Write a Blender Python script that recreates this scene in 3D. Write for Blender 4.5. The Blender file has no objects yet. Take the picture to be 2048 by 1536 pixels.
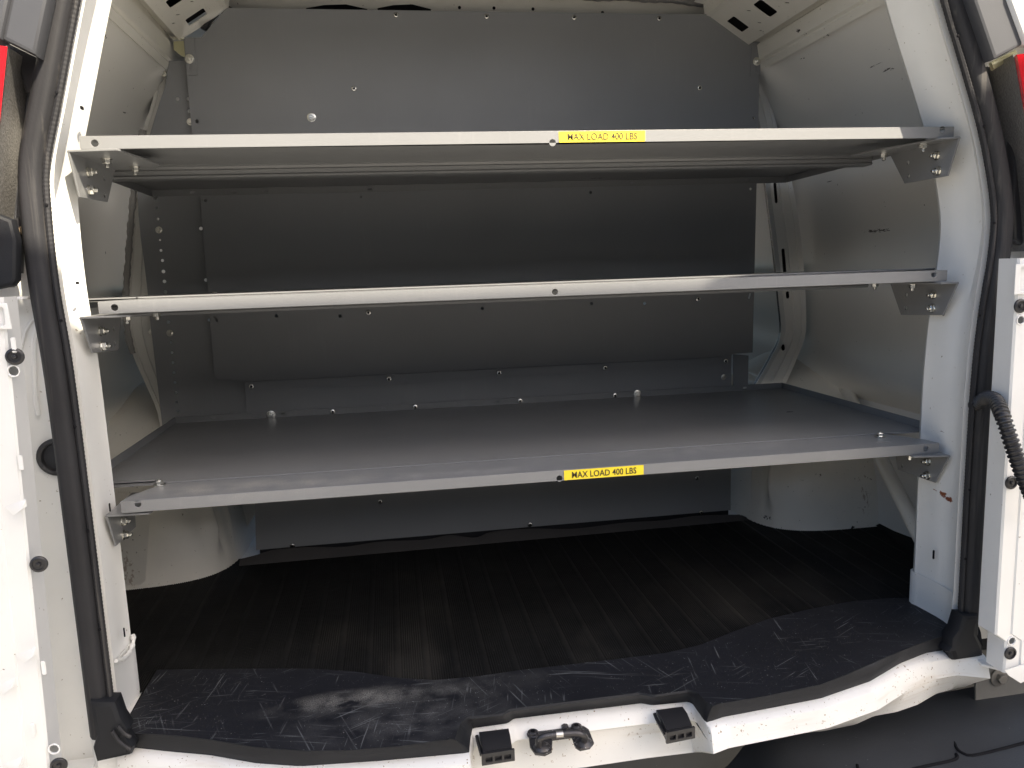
import bpy, bmesh, math, random
import numpy as np
from mathutils import Vector, Matrix
random.seed(7)
C = bpy.context.scene.collection

# ---------------------------------------------------------------- camera, world, sun, exposure
F = 1540.0; CAMZ = 1.43
def _basis():
    y = np.array([775 - 1024, 548 - 768, F]); y /= np.linalg.norm(y)
    h = np.array([1, -math.tan(math.radians(2.05)), 0.])
    x = h - y * (h @ y); x /= np.linalg.norm(x)
    z = np.cross(x, y)
    if z[1] > 0: z = -z
    return x, y, z
BX, BY, BZ = _basis()
cam = bpy.data.cameras.new('camera'); camo = bpy.data.objects.new('camera', cam); C.objects.link(camo)
cam.sensor_width = 36; cam.lens = 36 * F / 2048; cam.clip_start = 0.02; cam.clip_end = 600
right = Vector((BX[0], BY[0], BZ[0])); up = -Vector((BX[1], BY[1], BZ[1])); fwd = Vector((BX[2], BY[2], BZ[2]))
M = Matrix((right, up, -fwd)).transposed().to_4x4(); M.translation = Vector((0, 0, CAMZ))
camo.matrix_world = M
bpy.context.scene.camera = camo

SUN_AZ = math.radians(31); SUN_EL = math.radians(43)     # azimuth measured from behind the camera (-y) towards +x
to_sun = Vector((math.cos(SUN_EL) * math.sin(SUN_AZ), -math.cos(SUN_EL) * math.cos(SUN_AZ), math.sin(SUN_EL)))
w = bpy.data.worlds.new('World'); bpy.context.scene.world = w; w.use_nodes = True
nt = w.node_tree; sky = nt.nodes.new('ShaderNodeTexSky'); sky.sky_type = 'NISHITA'; sky.sun_disc = False
sky.sun_elevation = SUN_EL; sky.sun_rotation = math.pi - SUN_AZ; sky.air_density = 1.0; sky.dust_density = 3.5; sky.ozone_density = 0.6
bg = nt.nodes['Background']; bg.inputs['Strength'].default_value = 0.12
nt.links.new(sky.outputs[0], bg.inputs[0])
sl = bpy.data.lights.new('sun', 'SUN'); sl.energy = 5.0; sl.angle = math.radians(0.5); sl.color = (1, .89, .70)
so = bpy.data.objects.new('sun', sl); C.objects.link(so); so.location = to_sun * 30
so.rotation_euler = to_sun.to_track_quat('Z', 'Y').to_euler()
vs = bpy.context.scene.view_settings; vs.view_transform = 'Standard'; vs.look = 'None'; vs.gamma = 1; vs.exposure = 1.28
bpy.context.scene.cycles.max_bounces = 10
bpy.context.scene.cycles.diffuse_bounces = 6

# ---------------------------------------------------------------- measuring: a sight line through a photograph point met with a real plane
def _ray(px, py):
    r = np.array([px - 1024, py - 768, F]); return np.array([r @ BX, r @ BY, r @ BZ])
def oy(px, py, y):
    r = _ray(px, py); v = r * (y / r[1]); return Vector((v[0], y, v[2] + CAMZ))
def oz(px, py, z):
    r = _ray(px, py); v = r * (z / r[2]); return Vector((v[0], v[1], z + CAMZ))
def ox(px, py, x):
    r = _ray(px, py); v = r * (x / r[0]); return Vector((x, v[1], v[2] + CAMZ))
def W(x, y, z): return Vector((x, y, z + CAMZ))
def smooth_path(pts, n):
    P = np.array([list(p) for p in pts], float); k = len(P)
    Q = np.vstack([2 * P[0] - P[1], P, 2 * P[-1] - P[-2]]); out = []
    L = np.concatenate([[0], np.cumsum(np.linalg.norm(np.diff(P, axis=0), axis=1))])
    for s in np.linspace(0, L[-1], n):
        i = min(max(int(np.searchsorted(L, s, 'right')) - 1, 0), k - 2); t = (s - L[i]) / (L[i + 1] - L[i] + 1e-12)
        p0, p1, p2, p3 = Q[i], Q[i + 1], Q[i + 2], Q[i + 3]
        out.append(0.5 * (2 * p1 + (p2 - p0) * t + (2 * p0 - 5 * p1 + 4 * p2 - p3) * t * t + (3 * p1 - p0 - 3 * p2 + p3) * t ** 3))
    return [Vector(o) for o in out]

# ---------------------------------------------------------------- materials
def mat(name, col, rough=.5, metal=0., bump=0., bscale=400., var=0., vscale=6., specks=None, coat=0., spec=.5, marks=(), streak=None, scratch=None, dust=None, detail=3., em=None):
    m = bpy.data.materials.new(name); m.use_nodes = True; t = m.node_tree; N = t.nodes; Lk = t.links
    b = N['Principled BSDF']; b.inputs['Roughness'].default_value = rough; b.inputs['Metallic'].default_value = metal
    b.inputs['Specular IOR Level'].default_value = spec
    if coat: b.inputs['Coat Weight'].default_value = coat; b.inputs['Coat Roughness'].default_value = .15
    geo = N.new('ShaderNodeNewGeometry'); pos = geo.outputs['Position']
    def val(x):
        n = N.new('ShaderNodeValue'); n.outputs[0].default_value = x; return n.outputs[0]
    def noise(scale, det=3., vec=None, rg=.55):
        n = N.new('ShaderNodeTexNoise'); n.inputs['Scale'].default_value = scale; n.inputs['Detail'].default_value = det
        n.inputs['Roughness'].default_value = rg; Lk.new(vec or pos, n.inputs['Vector']); return n.outputs['Fac']
    def ramp(v, a, c, lo=0., hi=1.):
        n = N.new('ShaderNodeMapRange'); n.inputs[1].default_value = a; n.inputs[2].default_value = c
        n.inputs[3].default_value = lo; n.inputs[4].default_value = hi; Lk.new(v, n.inputs[0]); return n.outputs[0]
    def math_(op, a, c):
        n = N.new('ShaderNodeMath'); n.operation = op
        for i, q in enumerate((a, c)):
            if isinstance(q, (int, float)): n.inputs[i].default_value = q
            else: Lk.new(q, n.inputs[i])
        return n.outputs[0]
    def mix(f, a, c):
        n = N.new('ShaderNodeMix'); n.data_type = 'RGBA'
        if isinstance(f, (int, float)): n.inputs[0].default_value = f
        else: Lk.new(f, n.inputs[0])
        for i, q in ((6, a), (7, c)):
            if isinstance(q, tuple): n.inputs[i].default_value = (*q[:3], 1)
            else: Lk.new(q, n.inputs[i])
        return n.outputs[2]
    def mapped(loc=(0, 0, 0), rot=(0, 0, 0), sc=(1, 1, 1)):
        r_ = N.new('ShaderNodeMapping'); r_.inputs[2].default_value = rot; Lk.new(pos, r_.inputs[0])
        n = N.new('ShaderNodeMapping'); n.inputs[1].default_value = loc; n.inputs[3].default_value = sc
        Lk.new(r_.outputs[0], n.inputs[0]); return n.outputs[0]
    c = tuple(col)
    if var:
        f = ramp(noise(vscale, 4), .3, .7)
        c = mix(f, tuple(x * (1 - var) for x in col), tuple(min(1, x * (1 + var)) for x in col))
    if streak:      # (colour, axis scales, threshold, strength)
        f = ramp(noise(1., 4, mapped(sc=streak[1])), streak[2], streak[2] + .12, 0, streak[3]); c = mix(f, c, streak[0])
    if specks:      # (colour, scale, threshold)
        f = ramp(noise(specks[1], 2), specks[2], specks[2] + .03); g = ramp(noise(specks[1] * .12, 2), .42, .6)
        c = mix(math_('MULTIPLY', f, g), c, specks[0])
    if dust:        # list of (centre, radii, colour, strength)
        for ce, ra, dc, st in dust:
            v = N.new('ShaderNodeVectorMath'); v.operation = 'SUBTRACT'; Lk.new(pos, v.inputs[0]); v.inputs[1].default_value = ce
            v2 = N.new('ShaderNodeVectorMath'); v2.operation = 'DIVIDE'; Lk.new(v.outputs[0], v2.inputs[0]); v2.inputs[1].default_value = ra
            v3 = N.new('ShaderNodeVectorMath'); v3.operation = 'LENGTH'; Lk.new(v2.outputs[0], v3.inputs[0])
            f = ramp(v3.outputs['Value'], 1., .1); f = math_('MULTIPLY', f, ramp(noise(22, 3), .35, .65)); f = math_('MULTIPLY', f, ramp(noise(500, 2), .38, .66, .15, st))
            c = mix(f, c, dc)
    if scratch:     # (colour, strength)
        for k, (rz, sx) in enumerate(((.3, 260), (1.2, 210), (-.5, 300), (1.75, 240), (.08, 280))):
            vv = mapped((k * 3.1, k * 1.7, 0), (0, 0, rz), (6 + 2 * k, sx, 6))
            f = math_('MULTIPLY', ramp(noise(1., 1, vv), .675, .72), ramp(noise(6 + k, 3), .50, .62))
            c = mix(math_('MULTIPLY', f, scratch[1]), c, scratch[0])
    for ce, ra, dc, sc, th in marks:   # shaped stains: (centre, radii, colour, noise scales, threshold)
        v = N.new('ShaderNodeVectorMath'); v.operation = 'SUBTRACT'; Lk.new(pos, v.inputs[0]); v.inputs[1].default_value = ce
        v2 = N.new('ShaderNodeVectorMath'); v2.operation = 'DIVIDE'; Lk.new(v.outputs[0], v2.inputs[0]); v2.inputs[1].default_value = ra
        v3 = N.new('ShaderNodeVectorMath'); v3.operation = 'LENGTH'; Lk.new(v2.outputs[0], v3.inputs[0])
        f = ramp(v3.outputs['Value'], 1., .0, 0., .45); n_ = noise(1., 3, mapped(sc=sc), .65)
        f = ramp(math_('ADD', f, n_), th, th + .04); f = math_('MULTIPLY', f, ramp(v3.outputs['Value'], 1., .92)); c = mix(f, c, dc)
    if isinstance(c, tuple): b.inputs['Base Color'].default_value = (*c, 1)
    else: Lk.new(c, b.inputs['Base Color'])
    if var: Lk.new(ramp(noise(vscale * 3, 4), .2, .8, max(.05, rough - .03), rough + .03), b.inputs['Roughness'])
    if bump:
        n = N.new('ShaderNodeBump'); n.inputs['Strength'].default_value = bump; n.inputs['Distance'].default_value = .001
        Lk.new(noise(bscale, detail), n.inputs['Height']); Lk.new(n.outputs[0], b.inputs['Normal'])
    return m
def wp(p): return tuple(p)
BLK = (.04, .035, .03)
def smark(p, r=(.02, .03, .006), sc=(90, 60, 220), th=.86): return (wp(p), r, BLK, sc, th)
white = mat('white_body_paint', (.80, .80, .79), .32, var=.03, vscale=5, specks=((.25, .22, .18), 160, .72), coat=.25, bump=.03, bscale=60)
white_jamb = mat('white_pillar_paint', (.80, .80, .78), .38, var=.04, vscale=7, specks=((.3, .26, .2), 140, .71), bump=.04, bscale=50,
    marks=[(wp(ox(1890, 985, 1.03)), (.05, .06, .03), (.22, .07, .03), (60, 60, 90), .90), (wp(ox(1905, 998, 1.03)), (.05, .04, .012), (.2, .06, .03), (40, 60, 160), .80),
           (wp(ox(1886, 862, 1.03)), (.05, .05, .012), (.25, .2, .17), (60, 60, 260), .88), (wp(ox(1890, 1255, 1.03)), (.05, .035, .022), (.12, .09, .07), (160, 160, 160), .80),
           (wp(ox(1880, 1050, 1.03)), (.05, .03, .07), (.35, .24, .16), (80, 80, 60), .96), (wp(ox(1885, 60, .97)), (.05, .06, .05), (.5, .42, .33), (30, 60, 60), .98)])
white_sill = mat('white_sill_paint', (.80, .79, .76), .38, var=.04, vscale=9, specks=((.3, .22, .14), 190, .66), bump=.08, bscale=45,
    streak=((.58, .50, .40), (4, 14, 60), .58, .35))
inner_paint = mat('inner_wall_paint', (.78, .765, .725), .34, var=.03, vscale=3, specks=((.2, .18, .15), 120, .735), bump=.25, bscale=2.2, detail=2, marks=[
    smark(ox(1745, 462, 1.15), (.2, .09, .008), (90, 90, 420), .80), smark(ox(1812, 140, 1.09), (.2, .03, .006), (90, 70, 400), .78), smark(ox(1790, 132, 1.09), (.2, .06, .004), (60, 30, 500), .84),
    smark(ox(1706, 70, 1.05), (.2, .05, .01), (90, 90, 300), .86), smark(ox(1605, 116, 1.0), (.2, .03, .006), (90, 120, 300), .84), smark(ox(1670, 362, 1.14), (.2, .05, .004), (90, 40, 400), .88),
    smark(ox(213, 75, -.5), (.2, .02, .01), (90, 120, 260), .80), smark(ox(232, 226, -.58), (.2, .03, .005), (90, 50, 400), .84), smark(ox(215, 505, -.66), (.2, .03, .014), (90, 200, 120), .93)])
rail_paint = mat('cant_rail_paint', (.78, .76, .70), .36, var=.04, vscale=9, specks=((.16, .14, .12), 120, .70), bump=.12, bscale=25,
    marks=[smark(oy(1590, 62, 1.75), (.1, .03, .01), (120, 120, 300), .82), smark(oy(1580, 66, 1.72), (.1, .02, .01), (120, 120, 300), .84), smark(oy(230, 20, 1.45), (.1, .05, .012), (60, 120, 300), .86)])
shelf_gray = mat('grey_powder_coat', (.215, .219, .226), .30, var=.03, vscale=5, bump=.22, bscale=900, spec=.5, scratch=((.5, .5, .5), .04),
    dust=[((-.25, 1.31, CAMZ - .3465), (.3, .05, .02), (.6, .57, .5), .8), ((.1, 1.30, CAMZ - .3465), (.25, .03, .02), (.55, .53, .5), .5), ((.55, 1.34, CAMZ - .3465), (.4, .05, .02), (.5, .5, .5), .35)])
panel_gray = mat('grey_bulkhead_coat', (.25, .256, .268), .46, var=.06, vscale=3, bump=.16, bscale=900, scratch=((.42, .42, .42), .05))
zinc = mat('zinc_plated_steel', (.82, .81, .76), .26, metal=1., bump=.1, bscale=300)
yellow_zinc = mat('yellow_zinc_steel', (.66, .64, .42), .4, metal=.7, bump=.1, bscale=200)
dark = mat('recess_shade_black', (.010, .010, .012), .8, spec=.1)  # flat black standing in for the shade inside holes, gaps and grooves
rubber = mat('black_ribbed_rubber', (.008, .008, .0082), .7, var=.35, vscale=14, bump=.3, bscale=700, specks=((.16, .15, .13), 300, .71), streak=((.030, .028, .025), (5, 2.5, 2), .56, .6), spec=.2)
plastic = mat('black_scuff_plastic', (.012, .013, .017), .55, var=.15, vscale=6, bump=.25, bscale=800, specks=((.35, .35, .35), 420, .70), scratch=((.22, .23, .24), .4), spec=.25,
    dust=[(wp(oz(715, 1396, -.698)), (.14, .035, .03), (.42, .41, .38), .6), (wp(oz(640, 1415, -.698)), (.13, .03, .03), (.3, .3, .29), .4), (wp(oz(840, 1440, -.698)), (.25, .08, .03), (.25, .25, .25), .3), (wp(oz(900, 1375, -.698)), (.2, .06, .03), (.28, .28, .27), .35)])
plastic_roll = mat('black_moulded_plastic', (.013, .014, .017), .55, bump=.2, bscale=700, var=.1, spec=.3)
bumper_mat = mat('charcoal_bumper_plastic', (.034, .037, .043), .45, bump=.6, bscale=420, spec=.5, var=.12, vscale=8, specks=((.3, .3, .3), 200, .74))
seal_mat = mat('black_seal_rubber', (.022, .022, .025), .62, var=.15, vscale=10, bump=.25, bscale=200, streak=((.13, .12, .11), (80, 80, 3), .58, .35), spec=.35)
seal_mat.node_tree.nodes['Principled BSDF'].inputs['Sheen Weight'].default_value = .0
pebble = mat('pebbled_black_plastic', (.13, .125, .12), .32, bump=1.0, bscale=300, spec=.7, var=.3, vscale=260)
trim_gray = mat('charcoal_trim_plastic', (.058, .06, .068), .42, bump=.1, bscale=500, var=.08)
foam = mat('grey_foam', (.36, .35, .34), .9, bump=1., bscale=260)
sealer = mat('brown_seam_sealer', (.52, .46, .40), .8, bump=1., bscale=240, specks=((.08, .05, .03), 220, .6))
arch_paint = mat('wheel_arch_paint', (.82, .79, .72), .30, var=.05, vscale=8, specks=((.2, .17, .13), 130, .70), bump=.1, bscale=20,
    marks=[(wp(oy(1716, 985, 1.82)), (.045, .2, .15), (.50, .43, .36), (150, 60, 60), .90), (wp(oy(262, 1105, 1.83)), (.040, .2, .17), (.55, .47, .39), (150, 60, 60), .84), smark(oy(1518, 1005, 1.86), (.02, .06, .03), (200, 200, 90), .84), smark(oy(1535, 1035, 1.86), (.03, .06, .02), (200, 200, 200), .86)])
yellow = mat('yellow_label_vinyl', (.92, .72, .03), .45, bump=.05, bscale=300)
ink = mat('dark_print_ink', (.05, .035, .015), .6)
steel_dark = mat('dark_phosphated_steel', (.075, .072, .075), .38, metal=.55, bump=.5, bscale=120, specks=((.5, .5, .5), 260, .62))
steel_worn = mat('worn_bright_steel', (.6, .58, .55), .35, metal=.9)
conduit_mat = mat('black_conduit_plastic', (.025, .025, .028), .33)
concrete = mat('worn_asphalt', (.29, .28, .26), .85, var=.12, vscale=1.5, bump=.3, bscale=60)
roof_mat = mat('roof_underside_paint', (.16, .165, .175), .45, var=.1, bump=.2, bscale=30)
red = mat('red_lens_plastic', (.62, .012, .02), .12, coat=.8)
red.node_tree.nodes['Principled BSDF'].inputs['Subsurface Weight'].default_value = .25
red.node_tree.nodes['Principled BSDF'].inputs['Subsurface Radius'].default_value = (.02, .004, .004)

# ---------------------------------------------------------------- building helpers
def thing(name, label, cat, loc, group=None):
    o = bpy.data.objects.new(name, None); C.objects.link(o); o.location = loc; o.empty_display_size = .1
    o['label'] = label; o['category'] = cat
    if group: o['group'] = group
    return o
def wloc(o):
    v = Vector((0, 0, 0))
    while o is not None: v = v + o.location; o = o.parent
    return v
def obj(name, me, m, parent=None, label=None, at=None, world=True, angle=35):
    """links a mesh; vertices given in world coordinates are moved into the parent's frame"""
    if not isinstance(me, bpy.types.Mesh):
        b = me; me = bpy.data.meshes.new(name); b.to_mesh(me); b.free()
    off = Vector((0, 0, 0))
    if world:
        pl = wloc(parent) if parent else Vector((0, 0, 0))
        if at is None:
            cs = [v.co for v in me.vertices]; at = Vector((sum(c.x for c in cs), sum(c.y for c in cs), sum(c.z for c in cs))) / max(1, len(cs))
        me.transform(Matrix.Translation(-at)); off = at - pl
    elif at is not None: off = at
    for p in me.polygons: p.use_smooth = True
    me.set_sharp_from_angle(angle=math.radians(angle))
    ms = m if isinstance(m, (list, tuple)) else [m]
    if len(me.materials) == 0:
        for q in ms: me.materials.append(q)
    o = bpy.data.objects.new(name, me); C.objects.link(o); o.location = off
    if parent: o.parent = parent
    if label: o['label'] = label
    return o
def grid(rows, close=False, thick=0.):
    """surface through rows of equal point counts"""
    b = bmesh.new(); V = [[b.verts.new(p) for p in r] for r in rows]
    for i in range(len(V) - 1):
        n = len(V[i])
        for j in range(n if close else n - 1):
            k = (j + 1) % n; b.faces.new((V[i][j], V[i][k], V[i + 1][k], V[i + 1][j]))
    if close:
        b.faces.new(V[0][::-1]); b.faces.new(V[-1])
    bmesh.ops.recalc_face_normals(b, faces=b.faces)
    if thick: bmesh.ops.solidify(b, geom=b.faces[:], thickness=thick)
    return b
def tube(pts, r, n=10, cap=True, radii=None, squash=None):
    rows = []; P = [Vector(p) for p in pts]; up0 = None
    for i, p in enumerate(P):
        t = (P[min(i + 1, len(P) - 1)] - P[max(i - 1, 0)]).normalized()
        if up0 is None: up0 = t.orthogonal().normalized()
        a = (up0 - t * up0.dot(t)).normalized(); up0 = a; c = t.cross(a)
        rr = radii[i] if radii else r
        rows.append([p + (a * math.cos(2 * math.pi * k / n) + c * math.sin(2 * math.pi * k / n)) * rr for k in range(n)])
    return grid(rows, close=cap)
def box(b, lo, hi, M_=None, bev=0.):
    r = bmesh.ops.create_cube(b, size=1); lo = Vector(lo); hi = Vector(hi)
    for v in r['verts']:
        v.co = Vector([(lo[i] + hi[i]) / 2 + v.co[i] * (hi[i] - lo[i]) for i in range(3)])
    if bev: bmesh.ops.bevel(b, geom=list({e for v in r['verts'] for e in v.link_edges}), offset=bev, segments=2, affect='EDGES')
    if M_:
        for v in b.verts: v.co = M_ @ v.co
    return b
def circ(u, v, r, n=14): return [(u + r * math.cos(2 * math.pi * k / n), v + r * math.sin(2 * math.pi * k / n)) for k in range(n)]
def slot(u, v, w_, h_, n=6, rot=0.):
    r = min(w_, h_) / 2; pts = []
    for cx, cy, a0 in ((w_ / 2 - r, h_ / 2 - r, 0), (-w_ / 2 + r, h_ / 2 - r, 90), (-w_ / 2 + r, -h_ / 2 + r, 180), (w_ / 2 - r, -h_ / 2 + r, 270)):
        for k in range(n + 1):
            a = math.radians(a0 + 90 * k / n); pts.append((cx + r * math.cos(a), cy + r * math.sin(a)))
    c, s = math.cos(rot), math.sin(rot)
    return [(u + x * c - y * s, v + x * s + y * c) for x, y in pts]
def rrect(u, v, w_, h_, r, n=4):
    pts = []
    for cx, cy, a0 in ((w_ / 2 - r, h_ / 2 - r, 0), (-w_ / 2 + r, h_ / 2 - r, 90), (-w_ / 2 + r, -h_ / 2 + r, 180), (w_ / 2 - r, -h_ / 2 + r, 270)):
        for k in range(n + 1):
            a = math.radians(a0 + 90 * k / n); pts.append((u + cx + r * math.cos(a), v + cy + r * math.sin(a)))
    return pts
def plate(outline, holes, org, u, v, t, bev=0.):
    """flat sheet with real through-holes; outline and holes in the (u, v) frame, thickness centred on it"""
    cu = bpy.data.curves.new('tmp', 'CURVE'); cu.dimensions = '2D'; cu.fill_mode = 'BOTH'; cu.extrude = max(1e-5, t / 2 - bev); cu.bevel_depth = bev; cu.bevel_resolution = 1
    if bev: cu.offset = -bev
    for loop in [outline] + list(holes):
        s = cu.splines.new('POLY'); s.points.add(len(loop) - 1)
        for p, q in zip(s.points, loop): p.co = (q[0], q[1], 0, 1)
        s.use_cyclic_u = True
    o = bpy.data.objects.new('tmp', cu); C.objects.link(o); bpy.context.view_layer.update()
    me = bpy.data.meshes.new_from_object(o.evaluated_get(bpy.context.evaluated_depsgraph_get()))
    bpy.data.objects.remove(o); bpy.data.curves.remove(cu); me.materials.clear()
    u = Vector(u).normalized(); v = Vector(v).normalized(); n = u.cross(v)
    Mx = Matrix((u, v, n)).transposed().to_4x4(); Mx.translation = Vector(org); me.transform(Mx)
    return me
def join_bm(*meshes):
    b = bmesh.new()
    for m_ in meshes:
        if isinstance(m_, bmesh.types.BMesh):
            t = bpy.data.meshes.new('t'); m_.to_mesh(t); m_.free(); b.from_mesh(t); bpy.data.meshes.remove(t)
        else: b.from_mesh(m_); bpy.data.meshes.remove(m_)
    return b

# fasteners: built once along +z (head outwards), then copied with shared mesh data
def lathe(prof, n=16, z0=0):
    return grid([[Vector((r * math.cos(2 * math.pi * k / n), r * math.sin(2 * math.pi * k / n), z)) for k in range(n)] for r, z in prof], close=True)
def hexa(r, z0, z1, rot=.2):
    return grid([[Vector((q * math.cos(math.pi / 3 * k + rot), q * math.sin(math.pi / 3 * k + rot), z)) for k in range(6)] for q, z in ((r, z0), (r, z1 - .0008), (r * .88, z1))], close=True)
def mk(b, m, name):
    me = bpy.data.meshes.new(name); b.to_mesh(me); b.free()
    for p in me.polygons: p.use_smooth = True
    me.set_sharp_from_angle(angle=math.radians(30)); me.materials.append(m); return me
def two(b1, b2, m1, m2, name):
    t = bpy.data.meshes.new('t'); n1 = len(b1.faces); b1.to_mesh(t); b1.free(); b = bmesh.new(); b.from_mesh(t); t2 = bpy.data.meshes.new('t2'); b2.to_mesh(t2); b2.free(); b.from_mesh(t2)
    b.faces.ensure_lookup_table()
    for i, f in enumerate(b.faces): f.material_index = 0 if i < n1 else 1
    me = bpy.data.meshes.new(name); b.to_mesh(me); b.free()
    for p in me.polygons: p.use_smooth = True
    me.set_sharp_from_angle(angle=math.radians(30)); me.materials.append(m1); me.materials.append(m2); return me
RIVET = two(lathe([(.0066, 0), (.0066, .0008), (.0056, .0026), (.0036, .0032), (.0030, .0016)], 18), lathe([(.0029, .0010), (.0028, .0017)], 10), zinc, dark, 'rivet')
BIGBOLT = two(join_bm(lathe([(.0105, 0), (.0105, .0018), (.0085, .0024)], 20)), join_bm(hexa(.0064, .0024, .0078), lathe([(.0032, .0078), (.0032, .0095), (.0022, .0102)], 10)), zinc, zinc, 'bolt')
NUTBOLT = mk(join_bm(lathe([(.0085, 0), (.0085, .0016), (.0075, .002)], 18), hexa(.0068, .002, .0085), lathe([(.0036, .0085), (.0036, .0135), (.0026, .0145)], 12)), zinc, 'nut')
SHORTBOLT = mk(join_bm(lathe([(.0080, 0), (.0080, .0014)], 18), hexa(.0056, .0014, .0068)), zinc, 'short_bolt')
PLUG = mk(lathe([(.0115, 0), (.0112, .002), (.0095, .0032), (.0080, .0034), (.0076, .0012), (.0035, .0010), (.0025, .0035), (.0008, .004)], 22), conduit_mat, 'plug')
def fasten(me, name, p, n, parent, spin=None, label=None):
    o = bpy.data.objects.new(name, me); C.objects.link(o); o.parent = parent
    o.location = Vector(p) - wloc(parent)
    q = Vector(n).to_track_quat('Z', 'Y'); s = Matrix.Rotation(spin if spin is not None else random.uniform(0, 6.28), 4, 'Z')
    o.rotation_euler = (q.to_matrix().to_4x4() @ s).to_euler()
    if label: o['label'] = label
    return o

# ================================================================ ground
b = bmesh.new(); s = 300
for p in ((-s, -s), (s, -s), (s, s), (-s, s)): b.verts.new((p[0], p[1], 0))
b.faces.new(b.verts); g = obj('ground', b, concrete); g['kind'] = 'structure'

# ================================================================ the van: body
van = thing('cargo_van', 'white cargo van with its rear doors open, seen into the cargo bay', 'van', (.27, 1.2, 0))
# door frame path (x, z) of the weatherstrip centre, left foot -> over the header -> right foot
LEFT = [(-.4735, -.90), (-.4735, -.735), (-.4735, -.55), (-.4735, -.35), (-.474, -.2), (-.4755, -.1), (-.480, 0), (-.479, .10), (-.473, .17), (-.447, .26), (-.410, .386)]
TOP = [(-.374, .50), (-.338, .60), (-.285, .675), (-.20, .725), (-.02, .752), (.27, .76), (.54, .752), (.715, .725), (.80, .675), (.856, .60), (.893, .50)]
RIGHT = [(.926, .409), (.970, .30), (1.009, .195), (1.037, .08), (1.038, 0), (1.026, -.10), (1.018, -.22), (1.016, -.40), (1.016, -.55), (1.016, -.715)]
path = smooth_path([Vector((x, 0, z)) for x, z in LEFT + TOP + RIGHT], 200)
jL = min(i for i, p in enumerate(path) if p.x < .27 and p.z > -.70); jR = max(i for i, p in enumerate(path) if p.x > .27 and p.z > -.705)
nrm = []
for i, p in enumerate(path):
    t = (path[min(i + 1, len(path) - 1)] - path[max(i - 1, 0)]).normalized(); nrm.append(Vector((-t.z, 0, t.x)) if True else None)
def arch(cross, i0, i1):
    """cross: list of (outward offset, y) or function of the station"""
    rows = []
    for i in range(i0, i1):
        cs = cross(i) if callable(cross) else cross
        rows.append([path[i] + nrm[i] * o + Vector((0, y, CAMZ)) for o, y in cs])
    return grid(rows)
iL = max(i for i, p in enumerate(path) if p.x < .27 and p.z < .47); iR = min(i for i, p in enumerate(path) if p.x > .27 and p.z < .47)
def jamb(i):
    z = path[i].z; x = path[i].x; k = 1. if x > .27 else .6
    f = 1 / (1 + math.exp(-(z + .08) / .05))               # the upper pillar has a crease that fades out lower down
    c = .016 * f + .004
    return [(.29 if z < -.33 else .13, 1.42), (.10, 1.40), (.055, 1.375), (.010, 1.352), (.001, 1.345), (-.003, 1.335), (.000, 1.325), (.002 + c * .15 , 1.300), (c, 1.275), (c + .003, 1.262), (.004, 1.235), (-.010, 1.212), (-.018, 1.208), (.022, 1.208),
            (.030, 1.215), (.037, 1.238), (.044, 1.245), (.060, 1.246), (.085, 1.240), (.10, 1.22), (.115, 1.20), (.15, 1.19), (.19, 1.20), (.215, 1.23), (.222, 1.30)]
obj('rear_pillar', arch(jamb, 0, iL + 1), white_jamb, van, 'left rear pillar, its upper part glaring in sunlight')
obj('door_header', arch(jamb, iL, iR + 1), white_jamb, van)
obj('rear_pillar', arch(jamb, iR, len(path)), white_jamb, van, 'right rear pillar with rust scratches low down')
# weatherstrip: main bulb and an inner beaded lip, round the opening
def ring(cx, cy, rx, ry, n=14): return [(cx + rx * math.cos(2 * math.pi * k / n), cy + ry * math.sin(2 * math.pi * k / n)) for k in range(n)]
def sealrow(i):
    k = 1.0
    pts = []
    for a in np.linspace(0, 2 * math.pi, 26, endpoint=False):
        r = 1 + .05 * math.cos(6 * a); pts.append((.006 + .0165 * k * math.cos(a) * r, 1.195 + .014 * math.sin(a) * r))
    return pts
rows = [[path[i] + nrm[i] * o + Vector((0, y, CAMZ)) for o, y in sealrow(i)] for i in range(jL, jR + 1)]
seal = obj('door_seal', grid(rows, close=True), seal_mat, van, angle=60)
dense = smooth_path(path[jL:jR + 1], 1900); dn = []
for i, p in enumerate(dense):
    t = (dense[min(i + 1, len(dense) - 1)] - dense[max(i - 1, 0)]).normalized(); dn.append(Vector((-t.z, 0, t.x)))
rows = []
for i, p in enumerate(dense):
    r = .0046 + .0003 * math.sin(i * math.pi * .66)
    rows.append([p + dn[i] * (-.0145 + r * math.cos(a)) + Vector((0, 1.192 + r * 1.2 * math.sin(a), CAMZ)) for a in np.linspace(0, 2 * math.pi, 8, endpoint=False)])
obj('seal_lip', grid(rows, close=True), seal_mat, seal)
# small vent holes along the strip
for px, py in ((113, 185), (93, 410), (122, 641), (150, 854), (176, 1063), (199, 1259), (1917, 71), (1968, 253), (1989, 446), (1959, 631), (1947, 808), (1939, 980), (1931, 1118)):
    p = oy(px, py, 1.186); fasten(mk(lathe([(.0022, -.001), (.0022, .0006), (.0012, .001)], 8), dark, 'vent_hole'), 'vent_hole', p, (0, -1, 0), seal)
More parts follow.
